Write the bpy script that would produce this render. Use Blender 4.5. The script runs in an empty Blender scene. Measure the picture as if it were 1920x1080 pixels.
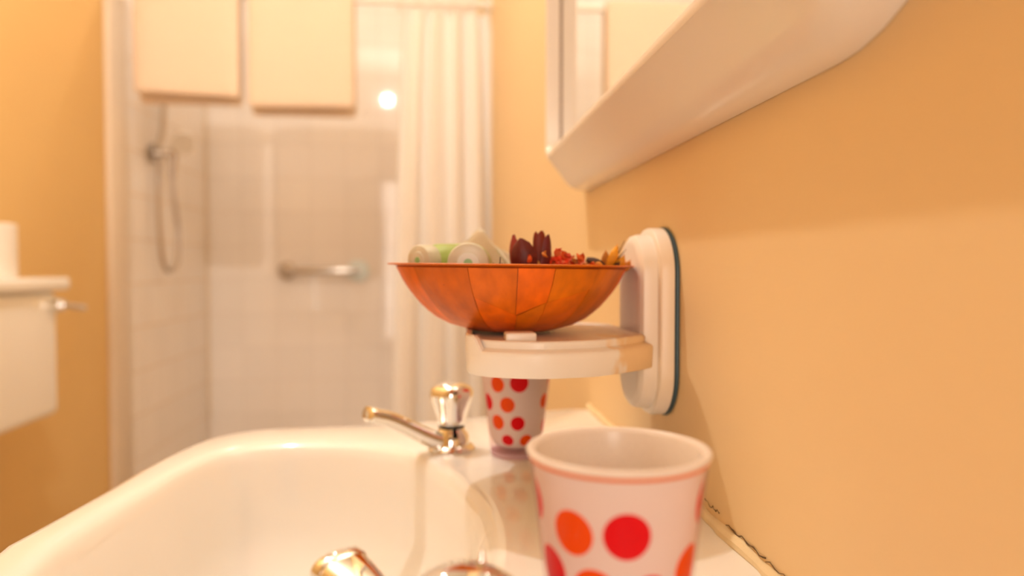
import bpy, bmesh, math, random
from mathutils import Vector, Matrix
random.seed(7)
C = bpy.context.scene
PI = math.pi
H = 0.97            # camera height above the floor; the wall with the basin is at x = WX
WX = 0.178
# ------------------------------------------------------------------ camera
cam = bpy.data.cameras.new('camera'); co = bpy.data.objects.new('camera', cam); C.collection.objects.link(co)
co.location = (0, 0, H); co.rotation_euler = (PI/2 - math.radians(1.65), 0, -math.atan(139/1350))
cam.sensor_width = 36; cam.lens = 36*1350/1920; cam.clip_start = 0.01
cam.dof.use_dof = True; cam.dof.focus_distance = 0.41; cam.dof.aperture_fstop = 3.8
C.camera = co
# ------------------------------------------------------------------ world, exposure
w = bpy.data.worlds.new('world'); C.world = w; w.use_nodes = True
w.node_tree.nodes['Background'].inputs[0].default_value = (0.55, 0.7, 1, 1)
w.node_tree.nodes['Background'].inputs[1].default_value = 0.05
C.view_settings.view_transform = 'Standard'; C.view_settings.look = 'None'
C.view_settings.gamma = 1; C.view_settings.use_curve_mapping = False
C.view_settings.exposure = 0.0
LAMP = (-0.389, 1.00, H + 1.30)
LAMP_COL = (1.0, 0.94, 0.83); LAMP_W = 32.0
ld = bpy.data.lights.new('pendant_bulb', 'POINT'); ld.energy = LAMP_W; ld.color = LAMP_COL; ld.shadow_soft_size = 0.02
lo = bpy.data.objects.new('pendant_bulb', ld); C.collection.objects.link(lo); lo.location = LAMP
# added warm frontal fill, let in through an assumed opening behind the photographer
dd = bpy.data.lights.new('added_fill_light', 'AREA'); dd.shape = 'RECTANGLE'; dd.size = 0.7; dd.size_y = 1.9
dd.energy = 34.0; dd.color = (1.0, 0.85, 0.72)
do = bpy.data.objects.new('added_fill_light', dd); C.collection.objects.link(do)
do.location = (-0.30, -2.4, 1.05); do.rotation_euler = (PI/2, 0, 0)

# unseen fill lamp added under the shower ceiling to brighten the tiles
sd_ = bpy.data.lights.new('added_shower_fill', 'AREA'); sd_.shape = 'DISK'; sd_.size = 0.10; sd_.energy = 3.6; sd_.color = (1.0, 0.86, 0.70)
so_ = bpy.data.objects.new('added_shower_fill', sd_); C.collection.objects.link(so_); so_.location = (-0.45, 2.80, H + 1.60)
C.cycles.diffuse_bounces = 6
# ------------------------------------------------------------------ helpers
def link(o): C.collection.objects.link(o); return o
def mesh_obj(name, verts, faces, mat, parent=None, smooth=True, sharp=35, base=None):
    if base is not None: verts = [(v[0]-base[0], v[1]-base[1], v[2]-base[2]) for v in verts]
    me = bpy.data.meshes.new(name); me.from_pydata([tuple(v) for v in verts], [], faces)
    me.validate(); me.update()
    b = bmesh.new(); b.from_mesh(me); bmesh.ops.recalc_face_normals(b, faces=b.faces); b.to_mesh(me); b.free()
    if smooth:
        me.polygons.foreach_set('use_smooth', [True]*len(me.polygons)); me.set_sharp_from_angle(angle=math.radians(sharp))
    if mat: me.materials.append(mat)
    o = link(bpy.data.objects.new(name, me))
    if parent: o.parent = parent
    return o
def tag(o, label, cat, group=None):
    o['label'] = label; o['category'] = cat
    if group: o['group'] = group
    return o
def thing(name, label, cat, loc, group=None, rot=(0, 0, 0)):
    o = link(bpy.data.objects.new(name, None)); o.location = loc; o.rotation_euler = rot
    o.empty_display_size = 0.05
    return tag(o, label, cat, group)
def struct(o): o['kind'] = 'structure'; return o
class MB:
    def __init__(s): s.v = []; s.f = []
    def add(s, v, f):
        n = len(s.v); s.v += [tuple(p) for p in v]; s.f += [tuple(i+n for i in q) for q in f]; return s
    def obj(s, name, mat, parent=None, base=None, **k): return mesh_obj(name, s.v, s.f, mat, parent, base=base, **k)
def box(x0, x1, y0, y1, z0, z1, bev=0.0, seg=2):
    b = bmesh.new(); bmesh.ops.create_cube(b, size=1)
    for v in b.verts: v.co = Vector(((x0+x1)/2 + v.co.x*(x1-x0), (y0+y1)/2 + v.co.y*(y1-y0), (z0+z1)/2 + v.co.z*(z1-z0)))
    if bev: bmesh.ops.bevel(b, geom=list(b.edges), offset=bev, segments=seg, profile=0.5, affect='EDGES')
    b.verts.index_update(); v = [p.co.copy() for p in b.verts]; f = [[q.index for q in fc.verts] for fc in b.faces]; b.free()
    return v, f
def loft(loops, close_first=False, close_last=False, wrap=False):
    n = len(loops[0]); v = [p for l in loops for p in l]; f = []; m = len(loops)
    for k in range(m if wrap else m-1):
        a = k*n; c = ((k+1) % m)*n
        for i in range(n): f.append((a+i, a+(i+1) % n, c+(i+1) % n, c+i))
    if close_first: f.append(tuple(range(n))[::-1])
    if close_last: f.append(tuple(range((m-1)*n, m*n)))
    return v, f
def lathe(prof, n=48, c=(0, 0, 0), lob=None, cap0=True, cap1=True):
    loops = []
    for r, z in prof:
        loops.append([(c[0]+r*(lob(a, z) if lob else 1)*math.sin(a), c[1]-r*(lob(a, z) if lob else 1)*math.cos(a), c[2]+z) for a in [2*PI*i/n for i in range(n)]])
    return loft(loops, cap0, cap1)
def tube(path, rad, n=14, cap=True):
    path = [Vector(p) for p in path]; m = len(path)
    if not isinstance(rad, (list, tuple)): rad = [rad]*m
    t = (path[1]-path[0]).normalized(); u = t.orthogonal().normalized(); loops = []
    for i, p in enumerate(path):
        t2 = (path[min(i+1, m-1)]-path[max(i-1, 0)]).normalized()
        u = (u - t2*u.dot(t2)).normalized(); b = t2.cross(u)
        loops.append([p + (u*math.cos(a)+b*math.sin(a))*rad[i] for a in [2*PI*k/n for k in range(n)]])
    return loft(loops, cap, cap)
def spline(pts, n, closed=False):
    P = [Vector(p) for p in pts]; m = len(P); out = []
    segs = m if closed else m-1
    for k in range(n if closed else n+1):
        u = k/n*segs; i = min(int(u), segs-1); t = u-i
        g = (lambda j: P[j % m]) if closed else (lambda j: P[max(0, min(m-1, j))])
        a, b, c, d = g(i-1), g(i), g(i+1), g(i+2)
        out.append(0.5*((2*b) + (c-a)*t + (2*a-5*b+4*c-d)*t*t + (3*b-a-3*c+d)*t**3))
    return out
def interp(x, xs, ys):
    if x <= xs[0]: return ys[0]
    for i in range(len(xs)-1):
        if x <= xs[i+1]: return ys[i]+(ys[i+1]-ys[i])*(x-xs[i])/(xs[i+1]-xs[i])
    return ys[-1]
def rrect(y0, y1, z0, z1, rs, n=8):
    """rounded rectangle loop in (y, z); rs = radii at (y1,z0), (y1,z1), (y0,z1), (y0,z0)"""
    out = []
    for (cy, cz, r, a0) in ((y1, z0, rs[0], -PI/2), (y1, z1, rs[1], 0), (y0, z1, rs[2], PI/2), (y0, z0, rs[3], PI)):
        yc = cy - r*(1 if cy == y1 else -1); zc = cz - r*(1 if cz == z1 else -1)
        for i in range(n+1):
            a = a0 + PI/2*i/n; out.append((yc + r*math.cos(a), zc + r*math.sin(a)))
    return out
# ------------------------------------------------------------------ materials
def nodes(name):
    m = bpy.data.materials.new(name); m.use_nodes = True; nt = m.node_tree
    return m, nt, nt.nodes['Principled BSDF']
def setp(p, **k):
    for a, b in k.items(): p.inputs[a.replace('_', ' ')].default_value = b
def mat(name, col, rough=0.5, metal=0.0, var=0.04, scale=30, bump=0.0, bscale=200, stretch=None, spec=0.5, coat=0.0, sss=0.0, objvar=0.0):
    m, nt, p = nodes(name); N = nt.nodes; L = nt.links
    setp(p, Roughness=rough, Metallic=metal); p.inputs['Specular IOR Level'].default_value = spec; p.inputs['Coat Weight'].default_value = coat
    if sss: p.inputs['Subsurface Weight'].default_value = sss; p.inputs['Subsurface Scale'].default_value = 0.004
    tc = N.new('ShaderNodeTexCoord'); mp = N.new('ShaderNodeMapping'); L.new(tc.outputs['Object'], mp.inputs[0])
    if stretch: mp.inputs['Scale'].default_value = stretch
    n1 = N.new('ShaderNodeTexNoise'); n1.inputs['Scale'].default_value = scale; n1.inputs['Detail'].default_value = 4; L.new(mp.outputs[0], n1.inputs['Vector'])
    cr = N.new('ShaderNodeMix'); cr.data_type = 'RGBA'
    cr.inputs['A'].default_value = (*[max(0, c*(1-var)) for c in col], 1); cr.inputs['B'].default_value = (*[min(1, c*(1+var)) for c in col], 1)
    L.new(n1.outputs['Fac'], cr.inputs['Factor']); out = cr.outputs['Result']
    if objvar:
        oi = N.new('ShaderNodeObjectInfo'); hs = N.new('ShaderNodeHueSaturation')
        ma = N.new('ShaderNodeMapRange'); ma.inputs['To Min'].default_value = 1-objvar; ma.inputs['To Max'].default_value = 1+objvar
        L.new(oi.outputs['Random'], ma.inputs['Value']); L.new(ma.outputs[0], hs.inputs['Value'])
        mb = N.new('ShaderNodeMapRange'); mb.inputs['To Min'].default_value = 0.5-objvar*0.03; mb.inputs['To Max'].default_value = 0.5+objvar*0.05
        mu = N.new('ShaderNodeMath'); mu.operation = 'FRACT'; mm = N.new('ShaderNodeMath'); mm.operation = 'MULTIPLY'; mm.inputs[1].default_value = 7.31
        L.new(oi.outputs['Random'], mm.inputs[0]); L.new(mm.outputs[0], mu.inputs[0]); L.new(mu.outputs[0], mb.inputs['Value']); L.new(mb.outputs[0], hs.inputs['Hue'])
        L.new(out, hs.inputs['Color']); out = hs.outputs[0]
    L.new(out, p.inputs['Base Color'])
    if bump:
        n2 = N.new('ShaderNodeTexNoise'); n2.inputs['Scale'].default_value = bscale; n2.inputs['Detail'].default_value = 5; L.new(mp.outputs[0], n2.inputs['Vector'])
        bp = N.new('ShaderNodeBump'); bp.inputs['Strength'].default_value = bump; bp.inputs['Distance'].default_value = 0.002
        L.new(n2.outputs['Fac'], bp.inputs['Height']); L.new(bp.outputs[0], p.inputs['Normal'])
    return m
M = {}
M['wall'] = mat('cream_wall_paint', (0.81, 0.615, 0.355), 0.6, var=0.02, scale=6, bump=0.10, bscale=60, stretch=(1, 0.35, 2.2), spec=0.25)
M['yellow'] = mat('yellow_wall_paint', (0.76, 0.52, 0.225), 0.6, var=0.03, scale=5, bump=0.08, bscale=80, spec=0.25)
M['ceil'] = mat('ceiling_paint', (0.85, 0.83, 0.78), 0.8)
M['floor'] = mat('vinyl_floor', (0.62, 0.54, 0.44), 0.5, var=0.2, scale=12)
M['ceramic'] = mat('white_ceramic', (0.89, 0.88, 0.86), 0.12, var=0.01, scale=4, coat=0.4)
M['tile'] = mat('glazed_tile', (0.92, 0.87, 0.84), 0.05, var=0.03, scale=3, bump=0.03, bscale=14, objvar=0.02)
M['grout'] = mat('grout', (0.80, 0.73, 0.68), 0.9)
M['plastic'] = mat('white_plastic', (0.87, 0.84, 0.80), 0.28, var=0.02, scale=8)
M['trim'] = mat('white_trim', (0.80, 0.69, 0.57), 0.35)
M['frame'] = mat('mirror_frame_plastic', (0.87, 0.80, 0.73), 0.18, var=0.02, scale=5, bump=0.06, bscale=25, stretch=(1, .2, 1))
M['chrome'] = mat('chrome', (0.86, 0.85, 0.83), 0.06, 1.0, var=0.01)
M['steel'] = mat('brushed_steel', (0.56, 0.52, 0.48), 0.22, 1.0, var=0.03)
M['brownseal'] = mat('brown_mirror_bead', (0.34, 0.26, 0.20), 0.5)
M['pale'] = mat('painted_flange_reflection', (0.80, 0.93, 1.0), 0.3)  # bluish reflection on the right grab bar flange, put into its colour
M['dark'] = mat('dark_rubber', (0.03, 0.025, 0.02), 0.5)
M['gasket'] = mat('blue_rubber', (0.04, 0.085, 0.11), 0.45)
M['towel'] = mat('terry_towel', (0.82, 0.68, 0.56), 0.95, var=0.03, scale=60, bump=0.8, bscale=350, spec=0.1)
M['curtain'] = mat('curtain_fabric', (0.86, 0.83, 0.81), 0.8, var=0.02, scale=50, bump=0.1, bscale=400, spec=0.2)
M['paper'] = mat('tissue_paper', (0.86, 0.83, 0.80), 0.95, bump=0.2, bscale=150, spec=0.1)
M['card'] = mat('brown_card', (0.40, 0.28, 0.17), 0.9)
M['caulk'] = mat('old_sealant', (0.80, 0.65, 0.40), 0.55, var=0.12, scale=60, bump=0.4, bscale=90)
M['crack'] = mat('dark_crack', (0.14, 0.08, 0.03), 0.9)
M['veneer'] = mat('orange_veneer', (0.64, 0.135, 0.002), 0.36, var=0.55, scale=42, bump=0.25, bscale=60, stretch=(1.8, 1.8, 0.45), spec=0.3, coat=0.06, objvar=0.17)
M['veneer_dark'] = mat('dark_veneer_base', (0.33, 0.055, 0.002), 0.4, var=0.3, scale=30)
M['veneer_in'] = mat('bowl_inside_veneer', (0.55, 0.17, 0.02), 0.4, var=0.2, scale=26)
M['pod'] = mat('dark_red_petal', (0.13, 0.010, 0.006), 0.5, var=0.45, scale=90, bump=0.4, bscale=180, objvar=0.25)
M['podin'] = mat('red_petal', (0.30, 0.03, 0.012), 0.6, var=0.4, scale=90, bump=0.3, bscale=180, objvar=0.2)
M['opetal'] = mat('orange_petal', (0.62, 0.20, 0.02), 0.7, var=0.4, scale=120, bump=0.4, bscale=250, objvar=0.3)
M['rpetal'] = mat('red_orange_petal', (0.66, 0.075, 0.012), 0.7, var=0.5, scale=160, bump=0.6, bscale=300, objvar=0.25)
M['ypetal'] = mat('yellow_orange_peel', (0.80, 0.33, 0.015), 0.6, var=0.3, scale=120, bump=0.4, bscale=250, objvar=0.15)
M['brown'] = mat('dried_brown', (0.08, 0.025, 0.01), 0.7, var=0.4, scale=150, objvar=0.2)
def clear(name, tint, rough=0.05, edge=0.35, ior=1.3):
    """thin clear plastic: lets light straight through, reflects at grazing angles"""
    m, nt, p = nodes(name); N = nt.nodes; L = nt.links; N.remove(p)
    t = N.new('ShaderNodeBsdfTransparent'); g = N.new('ShaderNodeBsdfGlossy'); g.inputs['Roughness'].default_value = rough
    lw = N.new('ShaderNodeLayerWeight'); lw.inputs['Blend'].default_value = 0.35
    mx = N.new('ShaderNodeMix'); mx.data_type = 'RGBA'; mx.inputs['A'].default_value = (*tint, 1); mx.inputs['B'].default_value = (*[c**(1+4*edge) for c in tint], 1)
    L.new(lw.outputs['Facing'], mx.inputs['Factor']); L.new(mx.outputs['Result'], t.inputs['Color'])
    fr = N.new('ShaderNodeFresnel'); fr.inputs['IOR'].default_value = ior
    ms = N.new('ShaderNodeMixShader'); fm_ = N.new('ShaderNodeMath'); fm_.operation = 'MULTIPLY'; fm_.inputs[1].default_value = 0.35; L.new(fr.outputs[0], fm_.inputs[0]); L.new(fm_.outputs[0], ms.inputs[0]); L.new(t.outputs[0], ms.inputs[1]); L.new(g.outputs[0], ms.inputs[2])
    L.new(ms.outputs[0], N['Material Output'].inputs['Surface']); return m
M['clear'] = clear('clear_cup_plastic', (0.99, 0.95, 0.965), 0.06, 0.5, 1.2)

M['rimline'] = mat('painted_rim_refraction', (0.80, 0.24, 0.09), 0.3)  # dot colour refracted at the shell's top edge, painted as an orange ring

def milky(name, col, trans):
    m, nt, p = nodes(name); N = nt.nodes; L = nt.links
    setp(p, Roughness=0.25); p.inputs['Base Color'].default_value = (*col, 1)
    n1 = N.new('ShaderNodeTexNoise'); n1.inputs['Scale'].default_value = 40
    cr = N.new('ShaderNodeMix'); cr.data_type = 'RGBA'; cr.inputs['A'].default_value = (*[c*.96 for c in col], 1); cr.inputs['B'].default_value = (*[min(1, c*1.03) for c in col], 1)
    L.new(n1.outputs['Fac'], cr.inputs['Factor']); L.new(cr.outputs['Result'], p.inputs['Base Color'])
    tr = N.new('ShaderNodeBsdfTranslucent'); L.new(cr.outputs['Result'], tr.inputs['Color'])
    ms = N.new('ShaderNodeMixShader'); ms.inputs[0].default_value = trans
    L.new(p.outputs[0], ms.inputs[1]); L.new(tr.outputs[0], ms.inputs[2]); L.new(ms.outputs[0], N['Material Output'].inputs['Surface']); return m
M['bottle'] = milky('pale_green_bottle', (0.74, 0.80, 0.42), 0.35)
M['gbottle'] = milky('green_bottle', (0.62, 0.76, 0.30), 0.35)
M['cap'] = milky('milky_cap', (0.80, 0.77, 0.62), 0.2)
M['capring'] = milky('cap_recess', (0.86, 0.86, 0.72), 0.2)
M['film'] = milky('sachet_film', (0.90, 0.87, 0.76), 0.65)
M['clearbase'] = milky('lavender_cup_base', (0.92, 0.74, 0.81), 0.6)
M['cupin'] = milky('white_cup_inside', (0.92, 0.86, 0.81), 0.15)
M['green'] = mat('green_dot', (0.30, 0.58, 0.25), 0.4)
def mirror_mat():
    m, nt, p = nodes('mirror_glass'); setp(p, Metallic=1.0, Roughness=0.01); p.inputs['Base Color'].default_value = (0.90, 0.91, 0.90, 1); return m
M['mirror'] = mirror_mat()
def dish_mat():
    m = mat('dish_plastic', (0.88, 0.84, 0.79), 0.33, var=0.02, scale=10); nt = m.node_tree; N = nt.nodes; L = nt.links; p = N['Principled BSDF']
    src = p.inputs['Base Color'].links[0].from_socket
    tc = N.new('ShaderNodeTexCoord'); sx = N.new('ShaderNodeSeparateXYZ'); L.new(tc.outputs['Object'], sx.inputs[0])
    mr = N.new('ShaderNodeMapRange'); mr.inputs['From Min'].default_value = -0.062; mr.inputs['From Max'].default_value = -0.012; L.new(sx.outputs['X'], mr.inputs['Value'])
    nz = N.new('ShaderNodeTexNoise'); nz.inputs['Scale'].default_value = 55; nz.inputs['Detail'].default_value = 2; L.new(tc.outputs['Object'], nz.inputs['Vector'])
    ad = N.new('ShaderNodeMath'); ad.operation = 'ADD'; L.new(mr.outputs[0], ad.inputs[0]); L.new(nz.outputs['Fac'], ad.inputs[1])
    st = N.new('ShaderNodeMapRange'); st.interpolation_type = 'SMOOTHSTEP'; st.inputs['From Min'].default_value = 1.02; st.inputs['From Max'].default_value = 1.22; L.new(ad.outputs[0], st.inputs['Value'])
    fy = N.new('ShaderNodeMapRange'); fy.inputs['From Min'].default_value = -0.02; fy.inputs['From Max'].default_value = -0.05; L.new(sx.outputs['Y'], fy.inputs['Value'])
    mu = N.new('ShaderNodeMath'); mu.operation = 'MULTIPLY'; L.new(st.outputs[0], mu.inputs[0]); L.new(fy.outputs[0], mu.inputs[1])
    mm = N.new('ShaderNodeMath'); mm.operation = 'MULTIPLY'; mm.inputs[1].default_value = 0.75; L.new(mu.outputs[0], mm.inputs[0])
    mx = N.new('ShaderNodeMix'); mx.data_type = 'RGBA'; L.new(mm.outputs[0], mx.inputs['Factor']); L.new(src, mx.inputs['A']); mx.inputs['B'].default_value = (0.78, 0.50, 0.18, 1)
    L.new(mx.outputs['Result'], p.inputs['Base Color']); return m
M['dish'] = dish_mat()
ORANGE = (0.98, 0.115, 0.0); RED = (0.86, 0.004, 0.012)
def dots_mat(name, dots):
    """white plastic printed with round flat dots: (angle deg, height, radius, colour) on a cone about the local z axis"""
    m, nt, p = nodes(name); N = nt.nodes; L = nt.links; setp(p, Roughness=0.3)
    tc = N.new('ShaderNodeTexCoord'); cur = None
    nz = N.new('ShaderNodeTexNoise'); nz.inputs['Scale'].default_value = 25; L.new(tc.outputs['Object'], nz.inputs['Vector'])
    base = N.new('ShaderNodeMix'); base.data_type = 'RGBA'; base.inputs['A'].default_value = (0.92, 0.85, 0.80, 1); base.inputs['B'].default_value = (0.95, 0.88, 0.83, 1)
    L.new(nz.outputs['Fac'], base.inputs['Factor']); cur = base.outputs['Result']
    for th, z, r, col in dots:
        a = math.radians(th); R = 0.0222 + 0.012*z/0.0995
        d = N.new('ShaderNodeVectorMath'); d.operation = 'DISTANCE'; L.new(tc.outputs['Object'], d.inputs[0]); d.inputs[1].default_value = (R*math.sin(a), -R*math.cos(a), z)
        k = N.new('ShaderNodeMapRange'); k.inputs['From Min'].default_value = r+0.00015; k.inputs['From Max'].default_value = r-0.00015; L.new(d.outputs['Value'], k.inputs['Value'])
        x = N.new('ShaderNodeMix'); x.data_type = 'RGBA'; L.new(k.outputs[0], x.inputs['Factor']); L.new(cur, x.inputs['A']); x.inputs['B'].default_value = (*col, 1); cur = x.outputs['Result']
    L.new(cur, p.inputs['Base Color']); p.inputs['Specular IOR Level'].default_value = 0.2
    tr = N.new('ShaderNodeBsdfTranslucent'); L.new(cur, tr.inputs['Color']); ms = N.new('ShaderNodeMixShader'); ms.inputs[0].default_value = 0.3
    L.new(p.outputs[0], ms.inputs[1]); L.new(tr.outputs[0], ms.inputs[2]); L.new(ms.outputs[0], N['Material Output'].inputs['Surface']); return m

# ------------------------------------------------------------------ room shell (x right, y away from the camera)
XL, YB, YF, ZC = -1.03, 3.345, -1.25, H + 1.62
def slab(name, x0, x1, y0, y1, z0, z1, m):
    o = mesh_obj(name, *box(x0, x1, y0, y1, z0, z1), m, smooth=False); return struct(o)
slab('floor', XL-0.1, WX+0.1, YF-0.1, YB+0.1, -0.1, 0, M['floor'])
slab('ceiling', XL-0.1, WX+0.1, YF-0.1, YB+0.1, ZC, ZC+0.1, M['ceil'])
wr = slab('wall_right', WX, WX+0.1, YF-0.1, YB+0.1, 0, ZC, M['wall'])
wl = slab('wall_left', XL-0.1, XL, YF-0.1, YB+0.1, 0, ZC, M['yellow'])
wb = slab('wall_back', XL, WX, YB, YB+0.1, 0, ZC, M['grout'])
mb = MB(); mb.add(*box(XL, -0.63, YF-0.1, YF, 0, ZC)); mb.add(*box(0.13, WX, YF-0.1, YF, 0, ZC)); mb.add(*box(-0.63, 0.13, YF-0.1, YF, 2.02, ZC))
struct(mb.obj('wall_near', M['wall'], smooth=False))
# glazed tiles: back wall and the left side of the shower, one object per tile
T = 0.152
tm = None
def tile_mesh(s=T-0.0025, h=0.005):
    v, f = box(-s/2, s/2, -h, h, -s/2, s/2, 0.001, 1); return v, f
n = 0
x = XL + 0.004 + T/2
while x - T/2 < WX - 0.02:
    z = T/2 + 0.002
    while z < ZC - T/2:
        if z > 0.0:
            if tm is None: o = mesh_obj('tile', *tile_mesh(), M['tile'], wb); tm = o.data
            else: o = link(bpy.data.objects.new('tile', tm)); o.parent = wb
            o.location = (x, YB + 0.0025, z); o.rotation_euler = (random.uniform(-.002, .002), 0, random.uniform(-.002, .002)); n += 1
        z += T
    x += T
y = YB - 0.012 - T/2
while y + T/2 > 2.50:
    z = T/2 + 0.002
    while z < ZC - T/2:
        if z > 0.0:
            o = link(bpy.data.objects.new('tile', tm)); o.parent = wl
            o.location = (XL - 0.0025, y, z); o.rotation_euler = (random.uniform(-.002, .002), 0, PI/2 + random.uniform(-.002, .002))
        z += T
    y -= T
struct(mesh_obj('trim_1', *box(XL, XL+0.018, 2.37, 2.50, 0, ZC, 0.004), M['trim']))
struct(mesh_obj('trim_2', *box(XL+0.002, XL+0.014, YB-0.016, YB-0.002, 0.3, ZC), M['trim']))

# ------------------------------------------------------------------ wash basin
ZD = H - 0.1665
CX, CY = -0.05, 0.457
half_out = [(-0.262, 0.457), (-0.258, 0.49), (-0.2515, 0.55), (-0.2445, 0.63), (-0.233, 0.70), (-0.2185, 0.737), (-0.20, 0.756), (-0.176, 0.7665), (-0.13, 0.7705), (-0.068, 0.775), (0.0, 0.79), (0.07, 0.812), (0.13, 0.832), (0.160, 0.838), (0.172, 0.835), (0.1765, 0.82), (0.1765, 0.70), (0.1765, 0.58), (0.1765, 0.457)]
half_in = [(-0.229, 0.457), (-0.2255, 0.50), (-0.2185, 0.56), (-0.208, 0.63), (-0.192, 0.672), (-0.165, 0.690), (-0.1316, 0.6945), (-0.09, 0.688), (-0.05, 0.672), (-0.022, 0.647), (0.0, 0.600), (0.018, 0.548), (0.029, 0.50), (0.0315, 0.457)]
def polar_loop(half, n=120):
    P = spline([(a, b, 0) for a, b in half], 240)
    Q = [(p.x, p.y) for p in P] + [(p.x, 2*0.457-p.y) for p in P[::-1][1:-1]]
    ang = sorted(((math.atan2(b-CY, a-CX) % (2*PI)), math.hypot(a-CX, b-CY)) for a, b in Q)
    A = [ang[-1][0]-2*PI]+[t for t, _ in ang]+[ang[0][0]+2*PI]; R = [ang[-1][1]]+[r for _, r in ang]+[ang[0][1]]
    return [interp(2*PI*i/n, A, R) for i in range(n)]
NB = 160
RO, RI = polar_loop(half_out, NB), polar_loop(half_in, NB)
def bl(R, k=1.0, d=0.0, z=0.0, cx=CX, cy=CY, mixto=None, t=0):
    out = []
    for i in range(NB):
        a = 2*PI*i/NB; r = R[i]*k + d
        if mixto is not None: r = r*(1-t) + mixto*t
        x = min(cx + r*math.cos(a), 0.1768); zz_ = z
        if R is RO and k == 1 and z > ZD-0.02 and cx + R[i]*math.cos(a) > 0.168:   # square edge where the deck meets the wall
            x = min(cx + R[i]*math.cos(a), 0.1768); zz_ = ZD if d < 0 else ZD-0.006
            out.append((x + (d*0.3 if d < 0 else 0), cy + (R[i]+d)*math.sin(a), zz_)); continue
        out.append((x, cy + r*math.sin(a), zz_))
    return out
loops = [bl(RO, 0.62, 0, ZD-0.17, mixto=0.09, t=0.6), bl(RO, 0.80, 0, ZD-0.13), bl(RO, 0.93, 0, ZD-0.075), bl(RO, 1, -0.003, ZD-0.035), bl(RO, 1, 0, ZD-0.012),
         bl(RO, 1, -0.0015, ZD-0.005), bl(RO, 1, -0.005, ZD-0.001), bl(RO, 1, -0.010, ZD), bl(RI, 1, 0.013, ZD), bl(RI, 1, 0.007, ZD-0.0006), bl(RI, 1, 0.002, ZD-0.0025), bl(RI, 1, -0.002, ZD-0.006),
         bl(RI, 1, -0.0055, ZD-0.014), bl(RI, 0.97, -0.007, ZD-0.035), bl(RI, 0.93, -0.010, ZD-0.07), bl(RI, 0.82, -0.010, ZD-0.102, cx=CX-0.015), bl(RI, 0.60, 0, ZD-0.125, cx=CX-0.025), bl(RI, 0.35, 0, ZD-0.136, cx=CX-0.03), bl(RI, 0.12, 0, ZD-0.139, cx=CX-0.03, mixto=0.02, t=.8)]
basin = thing('wash_basin', 'large white ceramic wash basin against the cream wall below the mirror', 'basin', (CX, CY, 0))
base = (CX, CY, 0)
mesh_obj('bowl', *loft(loops, True, True), M['ceramic'], basin, sharp=60, base=base)
MB().add(*lathe([(0.12, 0), (0.115, 0.03), (0.085, 0.2), (0.08, 0.45), (0.10, 0.60), (0.13, 0.645)], 40, (0.03, CY, 0))).obj('pedestal', M['ceramic'], basin, base=base)
MB().add(*lathe([(0.022, 0.0), (0.022, 0.003), (0.016, 0.004), (0.012, 0.001)], 24, (CX-0.03, CY, ZD-0.140))).obj('drain', M['chrome'], basin, base=base)
# sealant bead between basin and wall, with its dark cracks
pth = [(WX-0.001 + random.uniform(-.0006, .0006), yy, ZD+0.0015+random.uniform(-.0005, .0008)) for yy in [0.09+0.74*i/70 for i in range(71)]]
sb = thing('trim_3', '', '', (WX, CY, ZD)); del sb['label']; del sb['category']; struct(sb)
MB().add(*tube(pth, [0.0042+random.uniform(-.0006, .0006) for _ in pth], 10)).obj('sealant', M['caulk'], sb, base=(WX, CY, ZD))
for (y0, y1, zz, rr) in ((0.372, 0.426, 0.0075, 0.00045), (0.437, 0.462, 0.0105, 0.0003), (0.30, 0.372, 0.0070, 0.0003)):
    k = 14; cp = [(WX-0.0008, y0+(y1-y0)*i/k, ZD+zz+random.uniform(-.0012, .0012)) for i in range(k+1)]
    MB().add(*tube(cp, [rr*random.uniform(.5, 1.3) for _ in cp], 5)).obj('crack', M['crack'], sb, base=(WX, CY, ZD), smooth=False)

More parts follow.
